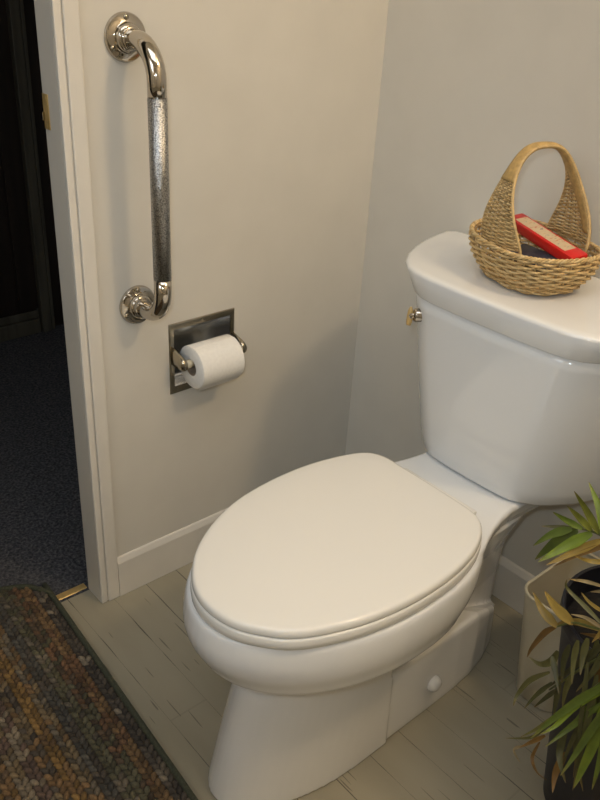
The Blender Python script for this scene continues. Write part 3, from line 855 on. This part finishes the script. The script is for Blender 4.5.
def blob(c, d, ln, wd, ht, col):
    """one soft strand of the braid: a stretched half-dome lying on the rug"""
    d = Vector((d[0], d[1], 0)).normalized(); s = Vector((-d.y, d.x, 0)); c = Vector(c)
    rings = []
    for u_, k in ((1.0, 0.0), (.86, .55), (.5, .92)):
        rings.append([bm.verts.new(c+d*ln*u_*cos(2*pi*q/10)+s*wd*u_*sin(2*pi*q/10)+Vector((0, 0, ht*k))) for q in range(10)])
    tp = bm.verts.new(c+Vector((0, 0, ht)))
    fs = []
    for a, b in zip(rings, rings[1:]):
        for q in range(10): fs.append(bm.faces.new((a[q], a[(q+1) % 10], b[(q+1) % 10], b[q])))
    for q in range(10): fs.append(bm.faces.new((rings[-1][q], rings[-1][(q+1) % 10], tp)))
    for f in fs:
        for l in f.loops: l[L] = col
x = RXB-.010-ROWW/2; i = 0
while x > RXA:
    seq = SEQ[i % len(SEQ)]; y = edge_y(x)-.016; n = 0; st = .0142
    c0 = None
    while y > RYA+.012:
        if n % 2 == 0 or random.random() < .45: c0 = PAL[random.choice(seq)]
        for sg in (-1, 1):
            v = random.uniform(.55, 1.35); cc = c0 if random.random() < .6 else PAL[random.choice(seq)]
            blob((x+sg*ROWW*.25, y+(st/2 if sg > 0 else 0), .0085), (sg*.62, 1), .0092, .0056, .0056+random.uniform(-.001, .001), tuple((q*.68+m*.32)*v for q, m in zip(cc, (.150, .108, .062)))+(1,))
        y -= st; n += 1
    x -= ROWW; i += 1
link.keep = True
o = child(link('braid', bm, 'yarn'), rug); link.keep = False
bm = bmesh.new(); L = bm.loops.layers.float_color.new('tint')
outl = [Vector((RXA, RYA, 0)), Vector((RXB-.004, RYA, 0))]+[Vector((xx, edge_y(xx), 0)) for xx in (RXB, -.828, -.836, -.85, -.88, -.95, -1.1, -1.25, RXA)]
outl[1:1] = []; outl.insert(2, Vector((RXB, .05, 0))); outl.insert(3, Vector((RXB, .082, 0)))
cen = Vector((-1.1, -.4, 0))
loft(bm, [[p+Vector((0, 0, .0062)) for p in outl], [p+Vector((0, 0, .0088)) for p in outl]])
for f in bm.faces:
    for l in f.loops: l[L] = (.045, .036, .026, 1)
child(link('backing', bm, 'yarn', smooth=False), rug)
bm = bmesh.new(); L = bm.loops.layers.float_color.new('tint')
edge = catmull(outl[1:], 6); rug.rotation_euler = (0, 0, radians(-3.2))
tube(bm, [p+Vector((-.003, 0, .0098)) for p in edge], .0062, 8, True, (.055, .060, .038, 1), L)
child(link('binding', bm, 'yarn'), rug)['label'] = 'dark green edge binding'

# ------------------------------------------------------------------ light
def area(name, loc, target, size, power, col, size_y=None, spread=180):
    l = bpy.data.lights.new(name, 'AREA'); l.energy = power; l.color = col; l.size = size
    if size_y: l.shape = 'RECTANGLE'; l.size_y = size_y
    o = bpy.data.objects.new(name, l); COL.objects.link(o); o.location = loc
    d = Vector(target)-Vector(loc); o.rotation_euler = d.to_track_quat('-Z', 'Y').to_euler()
    return o
def bulb(name, loc, power, col, r):
    l = bpy.data.lights.new(name, 'POINT'); l.energy = power; l.color = col; l.shadow_soft_size = r
    o = bpy.data.objects.new(name, l); COL.objects.link(o); o.location = loc; return o
bulb('ceiling_lamp', (-.18, -1.50, 2.20), 23, (1.0, .76, .48), .085)
l = bpy.data.lights.new('flash', 'SPOT'); l.energy = 13; l.color = (.78, .90, 1.0); l.shadow_soft_size = .02; l.spot_size = radians(70); l.spot_blend = 1
o = bpy.data.objects.new('flash', l); COL.objects.link(o); o.location = (-1.36, -1.22, 1.34)
o.rotation_euler = (Vector((-.22, -.12, .55))-Vector(o.location)).to_track_quat('-Z', 'Y').to_euler()
area('cool_fill', (-2.3, -.75, 1.75), (-.5, -.5, .4), .7, 4.5, (.82, .91, 1.0))  # added cool fill for the toilet's front faces; no window stands there
area('overhead_fill', (-1.0, -.75, ZC-.02), (-.9, -.6, 0), 1.2, 10, (.96, .98, 1.0))  # added soft light below the ceiling, lifts the dark corner; no fixture
w = bpy.data.worlds.new('world'); SC.world = w; w.use_nodes = True
w.node_tree.nodes['Background'].inputs[0].default_value = (.02, .02, .022, 1)

# ------------------------------------------------------------------ camera
cd = bpy.data.cameras.new('camera'); cam = bpy.data.objects.new('camera', cd); COL.objects.link(cam); SC.camera = cam
pt, ro_, yw = radians(28.84), radians(3.554), radians(47.41)
F = Vector((cos(pt)*cos(yw), cos(pt)*sin(yw), -sin(pt)))
R0 = Vector((sin(yw), -cos(yw), 0)); U0 = R0.cross(F)
R1 = R0*cos(ro_)+U0*sin(ro_); U1 = U0*cos(ro_)-R0*sin(ro_)
mt = Matrix((R1, U1, -F)).transposed().to_4x4(); mt.translation = Vector((-1.3195, -1.2470, 1.26)); cam.matrix_world = mt
cd.sensor_fit = 'HORIZONTAL'; cd.sensor_width = 36; cd.lens = 36*813.4/600; cd.clip_start = .02
SC.view_settings.view_transform = 'Standard'; SC.view_settings.look = 'None'; SC.view_settings.gamma = 1; SC.view_settings.use_curve_mapping = False
SC.view_settings.exposure = 0.2
SC.cycles.max_bounces = 10; SC.cycles.caustics_reflective = False; SC.cycles.caustics_refractive = False
